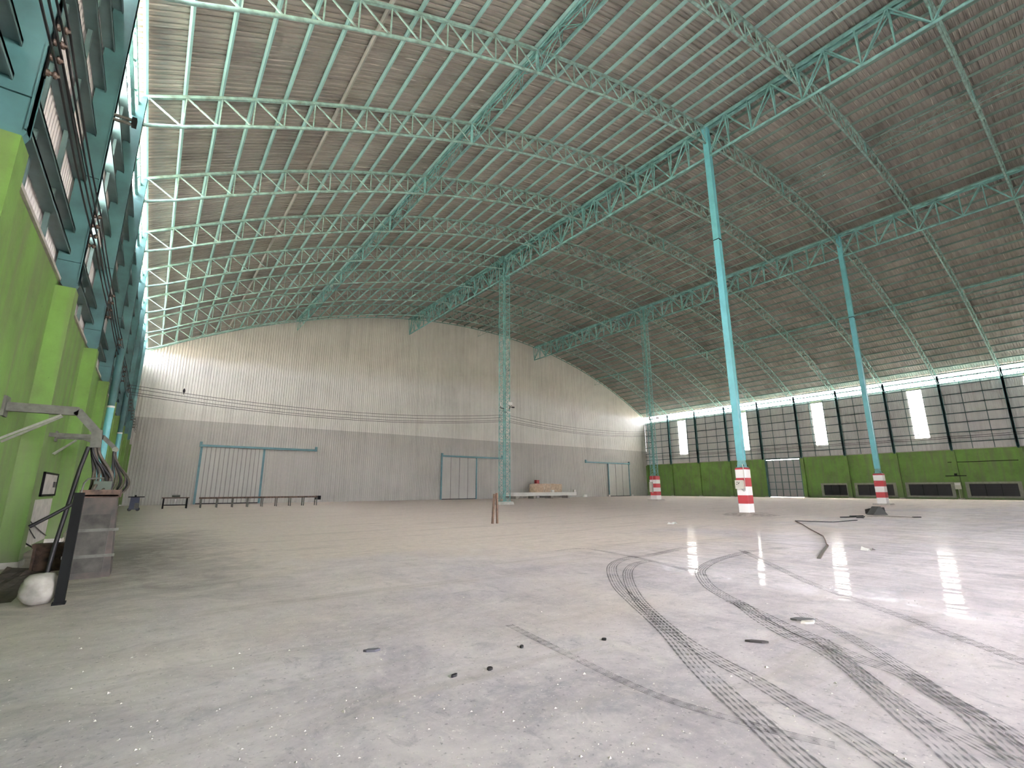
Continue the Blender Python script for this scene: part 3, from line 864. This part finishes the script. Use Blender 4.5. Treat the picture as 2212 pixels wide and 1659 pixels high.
# clutter along the back left
t = thing('roller_conveyor', 'long low dark roller conveyor standing before the left sliding door', 'conveyor', (5.6, 50, 0))
for y in (-.35, .35): MB().box(0, 10.0, y-.04, y+.04, .76, .90).build('side_rail', RUST, t)
MB().box(9.8, 10.1, -.42, .42, .55, .92).build('end_plate', DARK, t)
for i in range(9):
    for y in (-.35, .35): MB().box(.1+i*1.2, .18+i*1.2, y-.04, y+.04, 0, .78).build('leg', GRIMY, t)
rol = MB().tube([(0, -.31, .84), (0, .31, .84)], .045, 8).mesh('roller', GRIMY, True)
for i in range(33): link('roller', rol, t, (.15+i*.3, 0, 0))
t = thing('work_bench', 'dark steel work bench with a grinder against the left end of the conveyor', 'bench', (3.9, 50, 0))
MB().box(-.95, .95, -.4, .4, .84, .92).build('bench_top', RUST, t)
for x in (-.82, .82):
    for y in (-.32, .32): MB().box(x-.05, x+.05, y-.05, y+.05, 0, .84).build('leg', DARK, t)
MB().box(-.8, .8, -.30, -.26, .25, .33).build('stretcher', DARK, t)
MB().tube([(-.28, 0, 1.03), (.28, 0, 1.03)], .09, 10).build('grinder', GRIMY, t, True)
MB().tube([(-.02, -.42, .62), (.02, -.42, .62)], .15, 14).build('hand_wheel', WHITE, t, True)
t = thing('generator', 'navy blue machine with a flat lid by the left wall at the back', 'machine', (1.25, 46, 0))
MB().taper(0, 0, .12, 1.0, .30, .5, .26, .46).build('body', NAVY, t)
MB().box(-.42, .55, -.5, .5, 1.0, 1.06).build('lid', DARK, t)
MB().box(-.06, .06, -.06, .06, 1.06, 1.16).build('filler_cap', DARK, t)
for x in (-.24, .24): MB().tube([(x, -.45, .14), (x, .45, .14)], .13, 10).build('wheel', BLACK, t, True)
MB().box(.02, .28, -.53, -.49, .2, .6).build('side_panel', GRIMY, t)

# ---- hydraulic unit and hose arms on the left wall
def hose_arm(y, x0, x1, z, drop, label, scale=1.0):
    t = thing('hose_gantry', label, 'bracket', (0, y, 0), 'hose gantries on the left wall')
    s_ = scale
    MB().beam((x0, 0, z), (x1, 0, z), .10*s_, .16*s_).build('boom', GRIMY, t)
    MB().box(x0-.02, x0+.03, -.16*s_, .16*s_, z-.18*s_, z+.18*s_).build('wall_plate', GRIMY, t)
    MB().beam((x1-.02, 0, z+.01), (x1+.32*s_, 0, z-drop), .10*s_, .14*s_).build('elbow', GRIMY, t)
    MB().beam((x1+.32*s_, 0, z-drop+.04), (x1+.34*s_, 0, z-drop-.30*s_), .16*s_, .16*s_).build('hose_head', GRIMY, t)
    for yy in (-.10, .10):
        MB().beam((x0+.02, yy*s_*2, z-.62*s_), (x0+(x1-x0)*.78, yy*s_, z-.10*s_), .035*s_, .04*s_).build('brace', PALE, t)
    return t
hose_arm(12.2, -.34, .66, 3.02, .38, 'dusty steel arm carrying hoses from the left wall, nearest the camera')
hose_arm(18.3, -.34, .22, 3.02, .10, 'shorter dusty arm on the left wall behind the nearest one', .8)
t = thing('hose_hook', 'bent steel arm end holding the farther bunch of hoses', 'bracket', (0, 16.6, 0))
MB().beam((-.34, 0, 2.92), (.80, 0, 2.92), .08, .10).build('boom', GRIMY, t)
MB().beam((.78, 0, 2.93), (1.08, 0, 2.62), .08, .10).build('elbow', GRIMY, t)
MB().tube([(1.08, -.06, 2.60), (1.08, .06, 2.60)], .07, 10).build('end_cap', PALE, t, True)

t = thing('hydraulic_unit', 'rusty grey machine cabinet standing by the left wall below the hoses', 'machine', (1.22, 12.1, 0))
MB().taper(0, 0, .0, 1.42, .34, .42, .25, .34).build('body', simple('stained_cabinet_paint', (.085, .07, .06), .8, var=.55, scale=4, dirt=(.10, .10, .09)), t)
MB().taper(0, 0, 1.42, 1.45, .27, .36, .27, .36).build('top_plate', GRIMY, t)
for a in ((-.26, -.36, .26, -.33), (-.26, .33, .26, .36), (-.29, -.36, -.26, .36), (.26, -.36, .29, .36)):
    MB().box(a[0], a[2], a[1], a[3], 1.40, 1.54).build('rim', RUST, t)
MB().box(-.13, .13, -.18, .10, 1.45, 1.70).build('control_box', simple('dark_green_enamel', (.06, .085, .06), .5), t)
MB().tube([(-.27, -.36, 1.42), (-.25, -.36, 1.66), (-.20, -.36, 1.74), (.02, -.36, 1.76)], .016, 6).build('handle', GRIMY, t, True)
MB().tube([(-.34, -.30, 1.30), (-.60, -.34, 1.10), (-.85, -.36, .92)], .03, 8).build('lever', BLACK, t, True)
for z in (.35, .8): MB().box(-.36, .36, -.45, -.42, z, z+.05).build('strap', GRIMY, t)
MB().box(-.22, .22, -.44, -.40, .1, 1.1).build('front_panel', simple('stained_panel', (.075, .072, .062), .8, var=.6, scale=4), t)
t = thing('steel_post', 'dark upright steel post in front of the machine cabinet', 'post', (1.14, 9.33, 0))
MB().box(-.055, .055, -.05, .05, 0, 1.50).build('shaft', DARK, t)
MB().box(-.07, .07, -.07, .07, 0, .03).build('foot', DARK, t)
# hoses
rn = random.Random(11)
H0 = V((.99, 12.2, 2.34))
for i in range(11):
    f = i/10
    a = H0 + V((rn.uniform(-.06, .06), rn.uniform(-.07, .07), 0))
    bulge = .05 + .32*f
    b = V((1.02+.28*f + rn.uniform(-.03, .03), 11.95 + rn.uniform(-.2, .3), 1.50))
    m_ = V((a.x + bulge + .05, a.y + rn.uniform(-.1, .1), 1.80 + rn.uniform(-.05, .08)))
    pts = []
    for j in range(15):
        u = j/14; pts.append(a*(1-u)**3 + (a+V((.02, 0, -.28)))*3*u*(1-u)**2 + (m_+V((.10*f, 0, .05)))*3*u*u*(1-u) + b*u**3)
    tag(MB().tube(pts, .020 if i % 3 else .026, 7).build('hydraulic_hose', (HOSE, BLACK, HOSE)[i % 3], None, True), 'dusty hose hanging into the machine cabinet, %s from the left' % ORD[i+1], 'hose', 'hoses into the machine cabinet')
H1 = V((1.08, 16.6, 2.55))
for i in range(8):
    f = i/7
    a = H1 + V((rn.uniform(-.03, .03), rn.uniform(-.05, .05), 0))
    b = V((1.12+.22*f, 16.4+rn.uniform(-.2, .2), 1.50-.1*f))
    m_ = V((1.2+.62*f, 16.5, 1.85+rn.uniform(-.1, .1)))
    pts = []
    for j in range(15):
        u = j/14; pts.append(a*(1-u)**3 + (a+V((.02, 0, -.5)))*3*u*(1-u)**2 + m_*3*u*u*(1-u) + b*u**3)
    tag(MB().tube(pts, .018 if i % 3 else .026, 7).build('hydraulic_hose', (BLACK, HOSE, HOSE)[i % 3], None, True), 'dusty hose looping from the farther bent arm, %s from the left' % ORD[i+1], 'hose', 'hoses from the farther arm')
tag(MB().tube([(.90, 12.15, 2.35), (.84, 12.1, 1.9), (.78, 12.0, 1.2), (.72, 11.9, .5), (.70, 11.8, .03)], .035, 8).build('drain_hose', BLACK, None, True), 'thick black hose running down the left side of the machine cabinet', 'hose')
# lump of concrete
m = MB(); rn = random.Random(4)
for i in range(9):
    a = math.pi*i/8
    for j in range(14):
        b = 2*math.pi*j/14; q = 1+rn.uniform(-.13, .13)
        r_ = max(.02, math.sin(a))**.5*q
        m.v.append((r_*math.cos(b)*.20, r_*math.sin(b)*.22, .205+.205*math.cos(a)*(1 if i else 1)))
for i in range(8):
    for j in range(14):
        a = i*14+j; b = i*14+(j+1) % 14; m.f.append((a, a+14, b+14, b))
tag(m.build('concrete_lump', ROCK, None, True, loc=(.90, 9.5, 0)), 'rounded chalky lump of concrete at the foot of the left wall', 'rock')
t = thing('light_bracket', 'twin-armed lamp bracket high on the nearest left wall column in full view', 'bracket', (0, kY(8), 10.80))
for z in (-.05, .08): MB().beam((0, -.12, z), (.42, -.12, z+.03), .05, .06).build('arm', GRIMY, t)
MB().box(.36, .46, -.20, -.04, -.06, .16).build('lamp_holder', DARK, t)
# hatch, wires and rusty channel at the wall foot
t = thing('wall_hatch', 'grey metal hatch with dark frame set in the left wall', 'hatch', (-.35, 18.8, 1.7))
MB().box(0, .03, -1.15, 1.15, -.27, .27).build('cover', CONC, t)
for a in ((-1.2, -1.13, -.32, .32), (1.13, 1.2, -.32, .32), (-1.2, 1.2, .27, .32), (-1.2, 1.2, -.32, -.27)):
    MB().box(0, .05, a[0], a[1], a[2], a[3]).build('frame', DARK, t)
MB().box(.03, .06, .55, .85, -.08, .08).build('latch', BLACK, t)
def concrete_strip(y0, y1, z0, z1):
    MB().box(-.36, -.33, y0, y1, z0, z1).build('bare_strip', CONC, wall_left)
concrete_strip(14.62, 15.3, .15, 6.2)
concrete_strip(16.2, 19.9, .15, 1.3)
for i, (pa, pb_) in enumerate((((0, 14.9, 1.28), (.0, 18.0, .30)), ((0, 14.6, 1.28), (.0, 19.8, .24)))):
    tag(MB().tube(catenary((-.30,)+pa[1:], (-.30,)+pb_[1:], .05, 8), .012, 5).build('loose_wire', BLACK, None, True), ('upper', 'lower')[i] + ' of two loose black wires slanting down the left wall', 'wire', 'loose wires on the left wall')
tag(MB().tube([(-.30, 14.8, .95), (-.28, 14.95, .7), (-.2, 15.6, .4), (.0, 16.5, .1), (.1, 16.8, .02)], .016, 6).build('loose_cable', BLACK, None, True), 'black cable dropping from two sockets to the floor by the left wall', 'cable')
for i, z in enumerate((1.0, .82)):
    t = thing('wall_socket', ('upper', 'lower')[i] + ' of two black sockets on the left wall', 'socket', (-.33, 14.9, z), 'black wall sockets')
    MB().box(0, .07, -.09, .09, -.05, .05).build('case', BLACK, t)
    MB().tube([(.07, 0, 0), (.12, 0, 0)], .03, 8).build('plug', DARK, t, True)
t = thing('steel_channel', 'rusty steel channel standing on end between the wall and the machine', 'channel', (.55, 13.2, 0))
MB().box(-.24, .24, -.03, .03, 0, .48).build('web', RUST, t)
MB().box(-.26, .26, -.14, .14, .45, .52).build('upper_flange', RUST, t)
MB().box(-.24, -.20, -.12, .12, 0, .46).build('side_flange', RUST, t)
m = MB(); rn = random.Random(8)
for i in range(10):
    for j in range(7): m.v.append((-.02+.58*j/6 + rn.uniform(-.03, .03), 9.9+3.9*i/9, .004 + (rn.uniform(.02, .12)*(1-j/6.5) if 0 < i < 9 else 0)))
for i in range(9):
    for j in range(6): a = i*7+j; m.f.append((a, a+1, a+8, a+7))
tag(m.build('soil_heap', simple('dark_soil', (.075, .06, .045), .95, var=.5, scale=6)), 'dark soil banked along the foot of the left wall', 'soil')
# light-blue lower pipes in front of the wall columns
for k, x, nm in ((6, .20, 'nearer'), (4, .06, 'farther')):
    t = thing('downpipe', '%s pale blue pipe standing against the left wall with a white collar' % nm, 'pipe', (x, kY(k)-.20, 0), 'pale blue wall pipes')
    MB().tube([(0, 0, 0), (0, 0, 5.0)], .13, 12).build('lower_pipe', BLUE, t, True)
    MB().tube([(0, 0, 5.0), (0, 0, 7.6)], .13, 12).build('upper_pipe', BLUEW, t, True)
    MB().tube([(0, 0, 4.97), (0, 0, 5.05)], .138, 12).build('collar', WHITE, t, True)

# right wall fittings
tag(MB().tube([(W+.28, 15.0, 4.65), (W+.28, -6, 4.65)], .045, 6).build('water_pipe', DARK), 'thin dark pipe along the green part of the right wall', 'pipe')
t = thing('pipe_hanger', 'short dark bar on the right wall above the cream box', 'bar', (W, 14.4, 2.92))
MB().beam((-.12, -1.0, 0), (-.12, 1.0, 0), .10, .10).build('bar', DARK, t)
MB().box(-.18, 0, -.12, .12, -.02, .30).build('hook', DARK, t)
t = thing('meter_box', 'cream meter box low on a right wall pier between two dark vents', 'meter box', (W, 14.4, 0))
MB().box(-.16, 0, -.30, .30, 1.25, 2.10).build('case', BOXG, t)
MB().box(-.18, -.16, -.24, .24, 1.75, 2.02).build('dial_window', WHITE, t)
MB().tube([(-.08, 0, 1.25), (-.08, 0, .0)], .03, 6).build('conduit', BOXG, t)

# ================================================================== FLOOR MARKS AND DEBRIS
def spline(pts, n=10):
    out = []
    P = [pts[0]] + list(pts) + [pts[-1]]
    for i in range(1, len(P)-2):
        for j in range(n):
            t = j/n; a, b, c, d = P[i-1], P[i], P[i+1], P[i+2]
            out.append(.5*((2*b) + (c-a)*t + (2*a-5*b+4*c-d)*t*t + (3*b-a-3*c+d)*t**3))
    out.append(P[-2]); return out
zlay = [.003]
def track(px, wd):
    pts = spline([gpt(1100+u*.5027, 1100+v*.5027, 0) for u, v in px], 12)
    m = MB(); m.uv = []; L = 0; z = zlay[0]; zlay[0] += .0007
    for i, p in enumerate(pts):
        d = pts[min(i+1, len(pts)-1)]-pts[max(i-1, 0)]; d.normalize(); nrm = V((-d.y, d.x, 0))*wd/2
        if i: L += (p-pts[i-1]).length
        m.v += [(p.x-nrm.x, p.y-nrm.y, z), (p.x+nrm.x, p.y+nrm.y, z)]; m.uv += [(0, L), (1, L)]
        if i: m.f.append((2*i-2, 2*i-1, 2*i+1, 2*i))
    return m.build('tyre_mark', TYRE, floor)
track([(760, 165), (620, 195), (520, 208), (460, 230), (442, 262), (470, 330), (540, 400), (620, 470), (700, 545), (800, 660), (900, 760), (1000, 850), (1100, 940), (1200, 1030), (1330, 1140)], .22)
track([(600, 222), (540, 238), (512, 270), (520, 320), (560, 390), (640, 470), (750, 560), (900, 650), (1050, 730), (1250, 850), (1450, 960), (1700, 1130)], .20)
track([(1200, 165), (1050, 180), (960, 200), (880, 225), (832, 255), (825, 280), (860, 330), (930, 375), (1000, 410), (1080, 470), (1200, 540), (1340, 600), (1480, 690), (1600, 790), (1750, 920), (1850, 1000), (2000, 1130)], .22)
track([(960, 395), (1060, 440), (1160, 490), (1300, 550), (1500, 640), (1700, 710), (1850, 800), (2000, 890), (2120, 1000), (2260, 1120)], .22)
track([(1000, 178), (1150, 250), (1300, 320), (1600, 430), (1900, 540), (2300, 690)], .16)
track([(1340, 560), (1500, 700), (1640, 800), (1800, 900), (2000, 1000), (2220, 1120)], .18)
track([(1250, 450), (1500, 570), (1700, 690), (1900, 820), (2100, 930), (2300, 1060)], .16)
track([(200, 180), (320, 170), (450, 190), (600, 220), (900, 300)], .14)
track([(0, 500), (300, 650), (600, 790), (900, 890), (1150, 960), (1400, 1020)], .10)

# loose pale chips: too many to count
m = MB(); rn = random.Random(21)
for i in range(1500):
    d = 2.2*math.exp(rn.random()*1.9); ang = YAW + rn.uniform(-.85, .85)
    x, y = CAM.x + d*math.sin(ang), d*math.cos(ang)
    if x < .3: continue
    s_ = rn.uniform(.004, .012)*(1.6 if rn.random() < .1 else 1)
    a = rn.random()*6.28; n0 = len(m.v)
    for q in range(3): m.v.append((x+s_*math.cos(a+q*2.1)*rn.uniform(.6, 1.4), y+s_*math.sin(a+q*2.1)*rn.uniform(.6, 1.4), .001))
    m.v.append((x+rn.uniform(-.3, .3)*s_, y, s_*rn.uniform(.5, .9)))
    m.f += [(n0, n0+1, n0+3), (n0+1, n0+2, n0+3), (n0+2, n0, n0+3)]
o = m.build('floor_chips', CHIP); o['kind'] = 'stuff'; tag(o, 'pale chips and grit scattered over the near floor', 'debris')
def scrap(u, v, l, wd, rz, mat, label):
    p = gpt(u, v, 0); m = MB()
    m.prism([(-l/2, 0), (-l*.2, wd/2), (l*.35, wd*.4), (l/2, 0), (l*.2, -wd/2), (-l*.3, -wd*.35)], 2, .001, .02)
    o = m.build('scrap', mat, None, loc=p); o.rotation_euler = (0, 0, rz); tag(o, label, 'scrap', 'dark scraps on the near floor')
scrap(803, 1407, .16, .06, -.4, simple('grey_scrap', (.10, .10, .12), .6), 'grey leaf-shaped scrap on the near floor, left of the tyre marks')
scrap(1058, 1447, .06, .045, .6, BLACK, 'small black lump on the near floor in the middle')
scrap(981, 1462, .07, .03, .2, BLACK, 'thin black splinter on the near floor left of the black lump')
scrap(1127, 1399, .06, .035, .8, BLACK, 'tiny black scrap on the near floor behind the black lump')
scrap(1305, 1383, .05, .04, -.5, BLACK, 'black pebble on the floor between the pale streaks')
scrap(1635, 1388, .22, .05, -.9, simple('dark_wood_scrap', (.06, .055, .055), .8), 'dark splinter on the floor between the two tyre tracks')
scrap(1735, 1340, .28, .12, -.8, simple('grey_flake', (.14, .14, .14), .7), 'flat dark flake beside the pale worn patch in the floor')
scrap(1745, 1346, .20, .09, -.4, CHIP, 'flat pale flake beside the dark flake on the floor')
